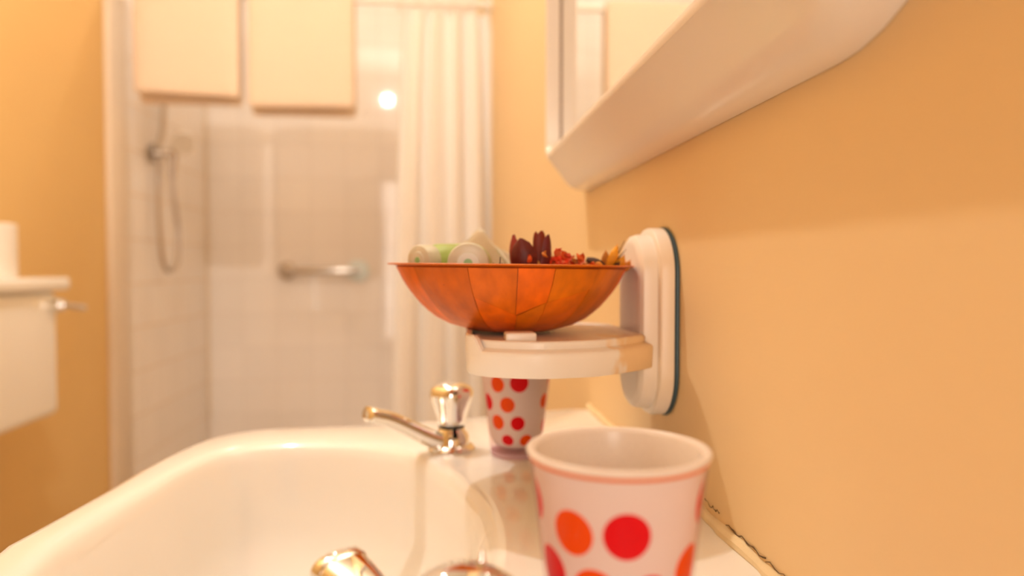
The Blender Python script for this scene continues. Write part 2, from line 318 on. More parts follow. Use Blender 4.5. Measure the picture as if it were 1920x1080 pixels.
# ------------------------------------------------------------------ pillar taps
def make_tap(label, loc, ang, pin):
    t = thing('pillar_tap', label, 'tap', loc, 'chrome taps on the basin')
    MB().add(*lathe([(0.021, 0), (0.0215, 0.002), (0.0195, 0.0045), (0.0165, 0.006), (0.0155, 0.014), (0.0125, 0.018), (0.0115, 0.0205)], 36)).obj('body', M['chrome'], t)
    MB().add(*lathe([(0.0112, 0.020), (0.0118, 0.0207), (0.0118, 0.0225), (0.0108, 0.0232)], 30)).obj('collar', M['dark'], t)
    def lob(a, z): return 1 + 0.055*interp(z, [0.024, 0.034, 0.058, 0.0625], [0.1, 0.8, 1, 0.3])*math.cos(4*a)
    MB().add(*lathe([(0.0095, 0.0228), (0.0118, 0.0236), (0.0126, 0.028), (0.0148, 0.036), (0.0173, 0.044), (0.0188, 0.0495), (0.0187, 0.0535), (0.0170, 0.0572), (0.0135, 0.0597), (0.009, 0.0612), (0.003, 0.0618)], 64, lob=lob)).obj('handle', M['chrome'], t, sharp=70)
    d = Vector((math.cos(ang), math.sin(ang), 0)); sd = Vector((-d.y, d.x, 0))
    pr = [(0.004, 0.0085), (0.016, 0.0108), (0.028, 0.0165), (0.042, 0.0245), (0.056, 0.0325), (0.066, 0.0370), (0.075, 0.0398)]
    path = spline([d*a + Vector((0, 0, b)) for a, b in pr], 30)
    def flat(pts, wd, ht):
        lo = []
        for i, p in enumerate(pts):
            tg = (pts[min(i+1, len(pts)-1)]-pts[max(i-1, 0)]).normalized(); up = sd.cross(tg); up = up if up.z > 0 else -up
            sp = lambda c: math.copysign(abs(c)**0.8, c)
            lo.append([p + sd*(wd[i]*sp(math.cos(a))) + up*(ht[i]*sp(math.sin(a))) for a in [2*PI*k/28 for k in range(28)]])
        return loft(lo, True, True)
    MB().add(*flat(path, [interp(i/30, [0, .4, 1], [0.0095, 0.0095, 0.0122]) for i in range(31)], [interp(i/30, [0, .4, 1], [0.0085, 0.0078, 0.0066]) for i in range(31)])).obj('spout', M['chrome'], t, sharp=50)
    e = path[-1]; dv = (path[-1]-path[-2]).normalized()
    MB().add(*flat([e-dv*0.001, e+dv*0.0006, e+dv*0.0045, e+dv*0.0060], [0.0122, 0.0128, 0.0126, 0.0105], [0.0066, 0.0072, 0.0070, 0.0056])).obj('aerator', M['chrome'], t, sharp=50)
    if pin: MB().add(*lathe([(0.0016, 0), (0.0012, 0.002), (0.0003, 0.0048)], 10, (0.0065, 0.007, 0.0608))).obj('pin', M['chrome'], t)
    return t
make_tap('chrome tap behind the far cup, its spout reaching over the basin', (0.0120, 0.656, ZD), PI + 0.45, False)
make_tap('chrome tap nearest the camera, cut off by the bottom edge', (0.0088, 0.247, ZD), PI - 0.86, True)

# ------------------------------------------------------------------ dotted cups
O, R_ = ORANGE, RED
near_dots = [(-46, 0.0735, 0.0083, O), (-8, 0.0745, 0.0085, R_), (-72, 0.0565, 0.0085, R_), (-31, 0.0535, 0.0083, O), (48, 0.059, 0.0085, O), (66, 0.081, 0.0085, R_), (9.5, 0.053, 0.0074, R_), (-92, 0.0795, 0.008, R_), (30, 0.036, 0.0075, O),
             (-50, 0.036, 0.0072, R_), (-12, 0.036, 0.007, O), (-30, 0.018, 0.006, R_), (14, 0.018, 0.006, R_), (100, 0.074, 0.0085, O), (140, 0.060, 0.0085, R_), (180, 0.074, 0.0085, O), (218, 0.060, 0.0085, R_), (120, 0.036, 0.007, R_), (200, 0.034, 0.007, O), (70, 0.020, 0.006, O)]
far_dots = [(-40.5, 0.0657, 0.0071, O), (-0.8, 0.0675, 0.0083, R_), (-71, 0.0486, 0.0075, R_), (-22.6, 0.0482, 0.0069, O), (-46, 0.032, 0.0067, O), (-2.8, 0.032, 0.0064, R_), (-25.5, 0.016, 0.0058, R_), (16.4, 0.0159, 0.0060, O), (59, 0.0495, 0.0066, O), (74, 0.027, 0.0062, R_),
            (82, 0.068, 0.008, R_), (-60, 0.084, 0.0083, R_), (-20, 0.086, 0.0083, O), (25, 0.085, 0.008, R_), (110, 0.050, 0.0075, O), (150, 0.066, 0.0083, R_), (200, 0.050, 0.0075, O), (235, 0.066, 0.008, R_), (180, 0.028, 0.0065, R_)]
def make_cup(label, loc, dots, mname):
    c = thing('tumbler', label, 'cup', loc, 'dotted cups on the basin')
    HC = 0.0985
    def rr(z): return 0.0222 + 0.012*z/0.0995
    out = [(0.004, 0.0075), (0.014, 0.0078), (0.0185, 0.0095), (0.0215, 0.014)] + [(rr(z)-0.0012, z) for z in [0.02+0.075*i/14 for i in range(15)]]
    lip = [(rr(HC)-0.0006, 0.0957), (rr(HC)+0.0004, 0.0964), (rr(HC)+0.0008, 0.0974), (rr(HC)+0.0003, 0.0982), (rr(HC)-0.0008, HC), (rr(HC)-0.0020, 0.0981), (rr(HC)-0.0028, 0.0968)]
    inn = [(rr(z)-0.0030, z) for z in (0.093, 0.08, 0.06, 0.04, 0.02)] + [(0.0185, 0.0135), (0.013, 0.0098), (0.004, 0.0095)]
    MB().add(*lathe(out+lip, 72, cap1=False)).obj('liner', dots_mat(mname, dots), c, sharp=60)
    MB().add(*lathe(lip[-1:]+inn, 72, cap0=False)).obj('inside_wall', M['cupin'], c, sharp=60)
    MB().add(*lathe([(rr(0.0944)-0.0003, 0.0942), (rr(0.0948)+0.0002, 0.0946), (rr(0.0955)+0.0002, 0.0953), (rr(0.0957)-0.0004, 0.0957)], 72, cap0=False, cap1=False)).obj('rim_line', M['rimline'], c)
    sh = [(rr(0.004), 0.004), (rr(0.02), 0.02), (rr(0.05), 0.05), (rr(0.08), 0.08), (rr(0.0945), 0.0945)]
    MB().add(*lathe(sh, 72, cap0=False, cap1=False)).obj('outer_shell', M['clear'], c)
    MB().add(*lathe([(0.0175, 0.0002), (0.0212, 0.0), (0.0222, 0.0008), (0.0226, 0.004), (0.0215, 0.0042), (0.0185, 0.0038)], 72)).obj('base', M['clearbase'], c)
    return c
make_cup('white cup with orange and red dots nearest the camera, open top in view', (0.0678, 0.266, ZD+0.0002), near_dots, 'near_cup_print')
make_cup('white cup with orange and red dots behind the soap dish, beside the far tap', (0.0690, 0.635, ZD+0.0002), far_dots, 'far_cup_print')

# ------------------------------------------------------------------ soap dish on its wall plate
DB = (0.150, 0.555, H-0.07)
dish = thing('soap_dish', 'white plastic wall soap dish with blue rubber backed plate', 'soap dish', DB)
yp0, yp1, zp0, zp1 = 0.5155, 0.5955, H-0.1165, H+0.0315
def plate_loop(ins, x, n=10):
    r = 0.037-ins*0.9
    return [(x, a, b) for a, b in rrect(yp0+ins, yp1-ins, zp0+ins, zp1-ins, (r,)*4, n)]
def plate(steps): return loft([plate_loop(i, x) for i, x in steps], True, True)
mesh_obj('gasket', *plate([(0.0012, WX-0.0002), (0.0000, WX-0.0012), (0.0002, WX-0.0027), (0.002, WX-0.0034)]), M['gasket'], dish, base=DB)
mesh_obj('wall_plate', *plate([(0.0025, WX-0.0032), (0.0008, WX-0.0040), (0.0008, 0.1655), (0.0016, 0.1640), (0.0036, 0.1630), (0.006, 0.1628)]), M['dish'], dish, base=DB)
mesh_obj('boss', *plate([(0.0058, 0.1632), (0.0060, 0.1560), (0.0070, 0.1525), (0.0100, 0.1503), (0.014, 0.1496)]), M['dish'], dish, base=DB)
# shelf ring: outline in plan
nearL = [(0.0205, 0.522), (0.0190, 0.500), (0.0215, 0.4835), (0.035, 0.468), (0.063, 0.4575), (0.087, 0.4595), (0.110, 0.4665), (0.140, 0.4885), (0.1535, 0.502)]
farL = [(0.1535, 0.602), (0.140, 0.620), (0.110, 0.645), (0.085, 0.652), (0.060, 0.650), (0.040, 0.636), (0.027, 0.605), (0.022, 0.565)]
def closed_outline(n=110):
    P = spline([(a, b, 0) for a, b in farL + nearL], n-12); out = [(p.x, p.y) for p in P]
    a, b = out[-1], out[0]; k = n-len(out)
    for i in range(1, k+1): out.append((a[0]+(b[0]-a[0])*i/(k+1), a[1]+(b[1]-a[1])*i/(k+1)))
    return out
OUT = closed_outline()
def oloop(ins, z):
    cx, cy = 0.09, 0.555; out = []
    m = len(OUT)
    for i, (a, b) in enumerate(OUT):
        p, q = OUT[i-1], OUT[(i+1) % m]; tx, ty = q[0]-p[0], q[1]-p[1]; l = math.hypot(tx, ty) or 1
        nx, ny = ty/l, -tx/l
        if nx*(a-cx)+ny*(b-cy) < 0: nx, ny = -nx, -ny
        out.append((a-nx*ins, b-ny*ins, z))
    return out
zz = H
mesh_obj('holder', *loft([oloop(0.010, zz-0.052), oloop(0.0035, zz-0.0545), oloop(0.0012, zz-0.0552), oloop(0.0002, zz-0.0563), oloop(0.0, zz-0.0585), oloop(0.0006, zz-0.0712), oloop(0.0014, zz-0.0722), oloop(0.0035, zz-0.0722), oloop(0.0045, zz-0.070), oloop(0.0045, zz-0.060), oloop(0.012, zz-0.0585)], True, True), M['dish'], dish, sharp=50, base=DB)
mesh_obj('soap_tray', *loft([oloop(0.009, zz-0.0585), oloop(0.0062, zz-0.0565), oloop(0.0058, zz-0.0500), oloop(0.0062, zz-0.0490), oloop(0.0072, zz-0.0485), oloop(0.0090, zz-0.0485), oloop(0.0100, zz-0.0488), oloop(0.0110, zz-0.0496), oloop(0.02, zz-0.0498)], True, True), M['dish'], dish, sharp=50, base=DB)
# raised outer edge of the holder on the room side, and the drain ribs of the tray
ep = [(0.0222, 0.5125), (0.0218, 0.5005), (0.0243, 0.4868)]
v = MB()
lo1 = [p for p in oloop(0.0, 0)]; li1 = [p for p in oloop(0.0042, 0)]
idx = [i for i, (a, b) in enumerate(OUT) if a < 0.030 and b < 0.640]
a_ = [Vector(lo1[i]) for i in idx]; b_ = [Vector(li1[i]) for i in idx]
order = sorted(range(len(idx)), key=lambda k: a_[k].y)
a_ = [a_[k] for k in order]; b_ = [b_[k] for k in order]; k = len(a_)
top = [zz-0.0455-0.0105*max(0, 1-i/3)**1.5 for i in range(k)]
vs = []
for i in range(k):
    vs += [(a_[i].x, a_[i].y, zz-0.058), (a_[i].x, a_[i].y, top[i]-0.001), (a_[i].x+0.001, a_[i].y+0.0003, top[i]), (b_[i].x, b_[i].y, top[i]-0.0003), (b_[i].x, b_[i].y, zz-0.058)]
fs = []
for i in range(k-1):
    for j in range(4): fs.append((i*5+j, i*5+j+1, i*5+5+j+1, i*5+5+j))
fs += [(0, 1, 2, 3, 4), tuple((k-1)*5+j for j in (4, 3, 2, 1, 0))]
mesh_obj('side_lip', vs, fs, M['dish'], dish, base=DB)
for yy in (0.474,):
    MB().add(*box(0.0448, 0.0655, yy, yy+0.018, zz-0.0500, zz-0.0437, 0.0016, 3)).obj('drain_lug', M['dish'], dish, base=DB)

# ------------------------------------------------------------------ lacquered bowl
BB = (0.0555, 0.550, H-0.0482)
bowl = thing('wooden_bowl', 'orange lacquered wood veneer bowl standing on the soap dish', 'bowl', BB, rot=(0, 0.012, 0))
S = 0.0937/229
ZR = 0.0482                   # rim height over the base
prof = [(0.5, 0.0), (55, 0.0), (70, 0.0012/S*0+2.0), (111, 13.0), (137, 25.5), (161, 44.0), (182, 68.0), (199, 92.0), (209, 113.0), (213, 119.0)]
pz = [p[1]*S for p in prof]; prr = [p[0]*S for p in prof]
def br(z): return interp(z, pz[1:], prr[1:])
outer = [(r, z) for r, z in zip(prr, pz)] + [(215*S, 120.5*S)]
rimp = [(213*S, 118.6*S), (217*S, 119.8*S), (224*S, 120.2*S), (228.5*S, 120.8*S), (229*S, 121.9*S), (227.5*S, 123.0*S), (216*S, 122.8*S), (210*S, 121.0*S)]
zs = [118, 112, 92, 68, 44, 27, 16, 9, 7]
inner = [(br(q*S)-5.0*S, q*S) for q in zs[:-2]] + [(80*S, 8*S), (30*S, 6*S), (0.5*S, 6*S)]
def wav(a, z): return 1 + 0.004*math.sin(3*a+1)*min(1, z/ZR)
MB().add(*lathe(outer+inner, 96, lob=wav)).obj('shell', M['veneer_dark'], bowl, sharp=60)
MB().add(*lathe(rimp, 96, lob=wav, cap0=False, cap1=False)).obj('rim', M['veneer'], bowl, sharp=60)
def strip(name, a0, a1, zb0, zb1, zt0, zt1, off, thick, parent, m=M['veneer'], nu=8, nv=10):
    vs = []; fs = []
    for side in (0, 1):
        for j in range(nv+1):
            for i in range(nu+1):
                u = i/nu; a = math.radians(a0+(a1-a0)*u); z = (zb0+(zb1-zb0)*u)*(1-j/nv) + (zt0+(zt1-zt0)*u)*j/nv
                edge = 0.0 if side == 0 else thick
                r = br(z)*wav(a, z) + off + edge
                # push along the outward normal of the profile
                dr = (br(z+0.0005)-br(max(0, z-0.0005)))/0.001; l = math.hypot(1, dr)
                r = br(z)*wav(a, z) + (off+edge)/l; z2 = z - (off+edge)*dr/l
                vs.append((r*math.sin(a), -r*math.cos(a), z2))
    q = (nu+1)*(nv+1)
    for s in (0, 1):
        for j in range(nv):
            for i in range(nu):
                b = s*q+j*(nu+1)+i; fs.append((b, b+1, b+nu+2, b+nu+1))
    ring = [i for i in range(nu+1)] + [j*(nu+1)+nu for j in range(1, nv+1)] + [nv*(nu+1)+i for i in range(nu-1, -1, -1)] + [j*(nu+1) for j in range(nv-1, 0, -1)]
    for i in range(len(ring)): a, b = ring[i], ring[(i+1) % len(ring)]; fs.append((a, b, b+q, a+q))
    return mesh_obj(name, vs, fs, m, parent, sharp=40)
zt = 117*S; z0 = 0.0016
def hz(px): return (622-px)*S
G = 0.16                      # half a seam, in degrees
for (a0, a1, b0, b1, of) in [(-92, -57, z0, z0, 0), (-57, -25, z0, z0, .0002), (-25, -3, hz(553), hz(582), .0004), (-3, 13.5, hz(582), hz(560), .0003), (13.5, 37, hz(560), hz(538), .0004),
                             (37, 66, z0, z0, .0001), (66, 93, z0, z0, .0003), (93, 124, z0, z0, 0), (124, 152, z0, hz(590), .0003), (152, 183, hz(590), hz(560), .0004), (183, 214, hz(560), z0, .0003), (214, 242, z0, z0, 0), (242, 268, z0, z0, .0003)]:
    strip('veneer_strip', a0+G, a1-G, b0, b1, zt, zt, 0.00005+of, 0.0006, bowl)
d_ = 0.0006
for (a0, a1, t0, t1, of) in [(-25, -2, hz(553)-d_, hz(583)-d_, 0.0), (-2, 13.5, hz(583)-d_, hz(560)-d_, .0001), (13.5, 37, hz(560)-d_, hz(538)-d_, .0), (152, 183, hz(590)-d_, hz(560)-d_, 0)]:
    strip('veneer_strip', a0+G, a1-G, z0, z0, t0, t1, 0.00003+of, 0.0005, bowl)
for (an, z) in ((26, hz(515)), (-12, hz(600)), (-40, hz(535))):
    a = math.radians(an); r = br(z)
    MB().add(*lathe([(0.0006, 0), (0.0005, 0.0002)], 8, (0, 0, 0))).obj('knot', M['brown'], bowl).location = ((r+0.0007)*math.sin(a), -(r+0.0007)*math.cos(a), z)

# ------------------------------------------------------------------ things in the bowl
ZR0 = H + 0.001
def orient(o, d, roll=0):
    q = Vector(d).normalized().to_track_quat('Z', 'Y'); o.rotation_mode = 'QUATERNION'; o.rotation_quaternion = q
def small_bottle(label, cap_pos, direction, rb, length, bm):
    t = thing('shampoo_bottle', label, 'bottle', cap_pos, 'toiletry bottles in the bowl'); orient(t, direction)
    MB().add(*lathe([(rb*0.78, 0.0), (rb*0.94, 0.0006), (rb, 0.002), (rb, 0.0125), (rb*0.97, 0.0135)], 48)).obj('cap', M['cap'], t)
    MB().add(*lathe([(rb*0.52, -0.0006), (rb*0.56, 0.0001), (rb*0.1, 0.0001)], 40)).obj('cap_recess', M['capring'], t)
    MB().add(*lathe([(0.001, -0.0009), (rb*0.20, -0.0009), (rb*0.22, -0.0005)], 24)).obj('cap_dot', M['green'], t)
    MB().add(*lathe([(rb*0.80, 0.0132), (rb*0.84, 0.016), (rb*1.04, 0.021), (rb*1.06, 0.025), (rb*1.06, length-0.003), (rb*0.98, length-0.0005), (rb*0.8, length)], 48)).obj('bottle_body', bm, t)
    return t
small_bottle('pale bottle lying in the bowl with its round cap facing the camera', (0.0212, 0.508, ZR0+0.0018), (0.10, 1, -0.02), 0.0148, 0.062, M['bottle'])
small_bottle('greenish bottle leaning at the left end of the bowl, cap to the left', (-0.0145, 0.530, ZR0+0.0042), (0.62, 0.72, 0.03), 0.0112, 0.066, M['gbottle'])
# crumpled clear sachet behind the bottles
def sachet():
    pts = {}; vs = []; fs = []; nu, nv = 14, 8
    for j in range(nv+1):
        for i in range(nu+1):
            u, v_ = i/nu, j/nv
            x = 0.006 + 0.056*u; z = -0.006 + (0.026 + 0.012*math.exp(-((u-0.52)/0.13)**2) - 0.012*max(0, u-0.6)/0.4 - 0.008*max(0, .3-u)/.3)*v_
            y = 0.590 + 0.012*math.sin(u*5) * v_ + 0.006*v_ + random.uniform(-.0008, .0008)
            vs.append((x, y, ZR0+z))
    for j in range(nv):
        for i in range(nu): b = j*(nu+1)+i; fs.append((b, b+1, b+nu+2, b+nu+1))
    o = mesh_obj('sachet', vs, fs, M['film'], base=(0.034, 0.59, ZR0-0.006), sharp=25); o.location = (0.034, 0.59, ZR0-0.006)
    md = o.modifiers.new('thickness', 'SOLIDIFY'); md.thickness = 0.0004
    return tag(o, 'crumpled clear film sachet standing behind the bottles in the bowl', 'sachet')
sachet()
sw = thing('swab', 'thin pale plastic stick leaning between bottle and dark red seed pod', 'stick', (0.045, 0.545, ZR0))
MB().add(*tube([(0, 0, 0.0125), (0.006, -0.006, 0.004), (0.013, -0.013, -0.006)], 0.0016, 10)).obj('stick', M['cap'], sw)

def petal(name, L, Wd, curl, cup, m, parent=None, thick=0.0006, tipk=0.9, nu=6, nv=8, jag=0.0, pw=0.7, end=0.35):
    """cupped petal rising from the origin along +z, leaning outward to -y"""
    rows = []
    for j in range(nv+1):
        t = j/nv; wdt = Wd*(math.sin(PI*min(1, 0.12+t*tipk))**pw)*(1 if t < 1 else end)
        row = []
        for i in range(nu+1):
            s = 2*i/nu-1
            z = L*t*(1-0.03*abs(s)) + (random.uniform(-jag, jag) if j == nv else 0); y = -curl*math.sin(t*PI*0.85)*L + cup*wdt*(s*s); x = wdt*s*0.5
            row.append((x, y, z))
        rows.append(row)
    vs = [p for r in rows for p in r] + [(p[0]*0.92, p[1]+thick, p[2]*0.995) for r in rows for p in r]; q = (nu+1)*(nv+1); fs = []
    for s in (0, q):
        for j in range(nv):
            for i in range(nu): b = s+j*(nu+1)+i; fs.append((b, b+1, b+nu+2, b+nu+1))
    ring = [i for i in range(nu+1)] + [j*(nu+1)+nu for j in range(1, nv+1)] + [nv*(nu+1)+i for i in range(nu-1, -1, -1)] + [j*(nu+1) for j in range(nv-1, 0, -1)]
    for i in range(len(ring)): a, b = ring[i], ring[(i+1) % len(ring)]; fs.append((a, b, b+q, a+q))
    return mesh_obj(name, vs, fs, m, parent, sharp=50)
# dark red dried seed pod with five open petals
pod = thing('seed_pod', 'dark red dried seed pod with open petals standing in the bowl', 'seed pod', (0.0660, 0.518, ZR0-0.008))
for (px_, py_, an, L_, W_, cu, mm, tilt, ry, pw_, tk, en) in [(-0.0025, -0.0075, -12, 0.0285, 0.0185, 0.13, M['pod'], -2, -0.17, 0.55, 0.84, 0.5), (0.0118, -0.0050, 38, 0.0310, 0.0105, 0.04, M['pod'], 0, 0.07, 0.45, 0.84, 0.5), (-0.0100, 0.0, -70, 0.0300, 0.0130, 0.14, M['podin'], 0, -0.04, 0.5, 0.82, 0.6),
                                       (0.0082, 0.0045, 165, 0.0330, 0.0098, 0.03, M['podin'], -2, 0.0, 0.25, 0.65, 0.9), (-0.001, 0.008, 190, 0.021, 0.011, 0.10, M['podin'], 2, 0, .5, .85, .5)]:
    p = petal('petal', L_, W_, cu, 0.24, mm, pod, 0.0011, tipk=tk, jag=0.0013 if mm is M['podin'] else 0.0003, pw=pw_, end=en)
    a = math.radians(an); p.location = (px_, py_, 0); p.rotation_euler = (math.radians(tilt), ry, a)
MB().add(*lathe([(0.002, -0.006), (0.0065, -0.003), (0.0095, 0.002), (0.010, 0.007), (0.007, 0.0115), (0.0025, 0.0135), (0.0008, 0.019)], 20)).obj('core', M['opetal'], pod)
# red-orange dried flower head lying beside the pod: a domed core thick with short florets
fh = thing('dried_flower', 'granular red orange dried flower head lying to the right of the seed pod', 'dried flower', (0.0905, 0.522, ZR0-0.006))
def dome_r(a): return 0.0135 + 0.003*math.cos(a-2.9)
MB().add(*lathe([(0.9, -0.004), (1.0, 0.0), (0.93, 0.0045), (0.75, 0.0080), (0.45, 0.0102), (0.1, 0.011)], 24, lob=lambda a, z: 0.0135)).obj('core', M['rpetal'], fh)
fm = MB()
for i in range(230):
    a = random.uniform(0, 2*PI); e = random.uniform(0.05, PI/2); q = Vector((math.cos(a)*math.cos(e)*0.0145, math.sin(a)*math.cos(e)*0.0145, math.sin(e)*0.0112 + 0.0028*max(0, -math.cos(a))*math.cos(e)))
    nrm = Vector((q.x, q.y, q.z*1.5)).normalized(); tt = nrm.orthogonal().normalized(); tt.rotate(Matrix.Rotation(random.uniform(0, 6.3), 3, nrm)); b_ = nrm.cross(tt); l = random.uniform(.0012, .0030); w_ = random.uniform(.0007, .0013)
    q = q*0.96; tip = q+nrm*l+tt*random.uniform(-.001, .001)
    fm.add([q+tt*w_, q+b_*w_, q-tt*w_, q-b_*w_, tip+tt*w_*.5, tip+b_*w_*.5, tip-tt*w_*.5], [(0, 1, 5, 4), (1, 2, 6, 5), (2, 3, 6), (3, 0, 4, 6), (4, 5, 6)])
o = fm.obj('florets', M['rpetal'], fh); o['kind'] = 'stuff'
# potpourri: small curled petals heaped on the right side of the bowl
def proto(name, fn): return fn
kinds = []
for m_, L_, W_, cu, cp, nm in [(M['rpetal'], 0.0075, 0.0045, 0.35, 0.35, 'dried_petal'), (M['opetal'], 0.008, 0.0042, 0.5, 0.3, 'dried_petal'), (M['rpetal'], 0.0058, 0.0055, 0.2, 0.5, 'dried_petal')]:
    kinds.append((m_, L_, W_, cu, cp, nm))
meshes = []
for kd in kinds:
    o = petal(kd[5], kd[1], kd[2], kd[3], kd[4], kd[0], None, 0.0008, nu=4, nv=5, jag=0.0008); meshes.append(o.data); bpy.data.objects.remove(o)
LB = ['narrow red dried petal in the heap to the right of the seed pod', 'small orange dried petal in the heap to the right of the seed pod', 'short round red dried petal in the heap to the right of the seed pod']
GR = ['narrow red petals in the bowl', 'orange petals in the bowl', 'round red petals in the bowl']
def heap_top(x): return interp(x, [0.060, 0.078, 0.086, 0.098, 0.108, 0.120, 0.132, 0.140], [0.003, 0.0085, 0.0075, 0.0040, 0.0005, 0.0, 0.0006, -0.003])
cnt = 0
for layer, (n_, dz) in enumerate(((10, -0.012), (26, -0.007), (80, -0.0012))):
    for i in range(n_):
        x = random.uniform(0.062, 0.138) if layer < 2 or i % 2 else random.uniform(0.076, 0.108); y = random.uniform(0.49, 0.575)
        if math.hypot(x-BB[0], y-BB[1]) > 0.0937-0.010-max(0, -dz-0.01)*1.4: continue
        if abs(x-0.066) < 0.014 and abs(y-0.518) < 0.014: continue
        if x < 0.060 and y > 0.5: continue
        if layer and abs(x-0.0905) < 0.013 and abs(y-0.522) < 0.013: continue
        me = meshes[random.randrange(3)]
        o = link(bpy.data.objects.new('dried_petal', me)); o.location = (x, y, ZR0 + heap_top(x)*(1 if layer == 2 else 0) + dz)
        o.rotation_euler = (random.uniform(-1.4, 1.4), random.uniform(-1.4, 1.4), random.uniform(0, 6.3)); o.scale = (1, 1, random.uniform(.75, 1.1))
        kk = meshes.index(me); tag(o, LB[kk], 'petal', GR[kk]); cnt += 1
# single pieces that stand out
o = petal('dried_leaf', 0.017, 0.0062, 0.3, 0.3, M['brown'], None, 0.0009); o.location = (0.1085, 0.520, ZR0+0.0050); o.rotation_euler = (0.2, 1.98, 0.1)
tag(o, 'small dark brown dried leaf lying on the heap, between red petals and yellow peel', 'leaf')
yp = thing('curled_peel', 'yellow orange curled dried peel with dark tips at the right of the bowl', 'dried peel', (0.1300, 0.535, ZR0-0.004))
for (x, y, L_, W_, rx, ry, rz, mm) in [(-0.002, 0, 0.0215, 0.0085, 0.05, 0.30, 0.2, 'ypetal'), (-0.0035, 0.002, 0.0165, 0.007, 0, 0.05, -0.4, 'opetal'), (0.0062, -0.001, 0.0125, 0.0085, 0.1, 0.25, 0.3, 'ypetal'), (0.0115, 0.001, 0.0095, 0.006, 0, 0.45, 0.2, 'opetal'), (0.002, -0.003, 0.0085, 0.0045, 0.1, 0.45, 0.1, 'brown')]:
    p = petal('curl', L_, W_, 0.25, 0.4, M[mm], yp, 0.0008, jag=0.001); p.location = (x, y, 0); p.rotation_euler = (rx, ry, rz)
for (dx, L_, ang) in [(0.003, 0.0235, 0.38), (0.0045, 0.018, 0.22), (0.004, 0.0185, 0.55), (0.005, 0.0165, 0.05)]:
    MB().add(*tube([(dx*0.3, -0.002, 0.004), (dx*0.3+math.sin(ang)*L_*.6, -0.002, L_*.62), (dx*0.3+math.sin(ang)*L_+0.001, -0.001, L_*math.cos(ang)+0.001)], [0.0006, 0.0005, 0.0002], 6)).obj('filament', M['brown'], yp)
cl = thing('clove', 'tiny dark star shaped clove beside the pale bottle cap', 'clove', (0.0412, 0.490, ZR0-0.0010))
MB().add(*tube([(0.001, 0, 0), (0.0012, 0, 0.007)], [0.0005, 0.0004], 6)).obj('stalk', M['brown'], cl)
for a in (-2.5, -1.0, 0.2, 1.4, 2.6): MB().add(*tube([(0, 0, 0.0012), (0.0034*math.cos(a), 0.0034*math.sin(a), 0.0018), (0.0046*math.cos(a), 0.0046*math.sin(a), 0.0028)], [0.0005, 0.0007, 0.0002], 6)).obj('prong', M['brown'], cl)

# ------------------------------------------------------------------ wall mirror with moulded frame
MBASE = (WX, 0.54, H+0.40)
mir = thing('wall_mirror', 'wall mirror in a thick white moulded plastic frame above the basin', 'mirror', MBASE)
Y0, Y1, Z0, Z1 = 0.205, 0.862, H+0.0905, H+0.72
def floop(ins, p, n=10):
    r1 = 0.016; r0 = 0.10
    return [(WX-p, a, b) for a, b in rrect(Y0+ins*0.2, Y1-ins*0.15, Z0+ins, Z1-ins, (max(0.012, r1-ins*0.3), max(0.012, r1-ins*.3), max(0.028, r0-ins*1.8), max(0.028, r0-ins*1.8)), n)]
pf = [(0.0, 0.0003), (-0.0004, 0.006), (0.0006, 0.012), (0.004, 0.019), (0.0085, 0.0245), (0.0135, 0.0283), (0.0150, 0.0291), (0.036, 0.0465), (0.0376, 0.0485), (0.0398, 0.0494), (0.0440, 0.0490), (0.0460, 0.0470), (0.0470, 0.043), (0.0475, 0.0300)]
fr = [floop(a, b) for a, b in pf]
mesh_obj('frame', *loft(fr, False, False), M['frame'], mir, sharp=28, base=MBASE)
mesh_obj('bead', *loft([floop(0.0462, 0.0303), floop(0.0470, 0.0328), floop(0.0480, 0.0328), floop(0.0486, 0.0311)], False, False), M['brownseal'], mir, base=MBASE)
gl = floop(0.0470, 0.0310); gb = floop(0.0470, 0.0270)
mesh_obj('mirror_glass', *loft([gb, gl], True, True), M['mirror'], mir, smooth=False, base=MBASE)

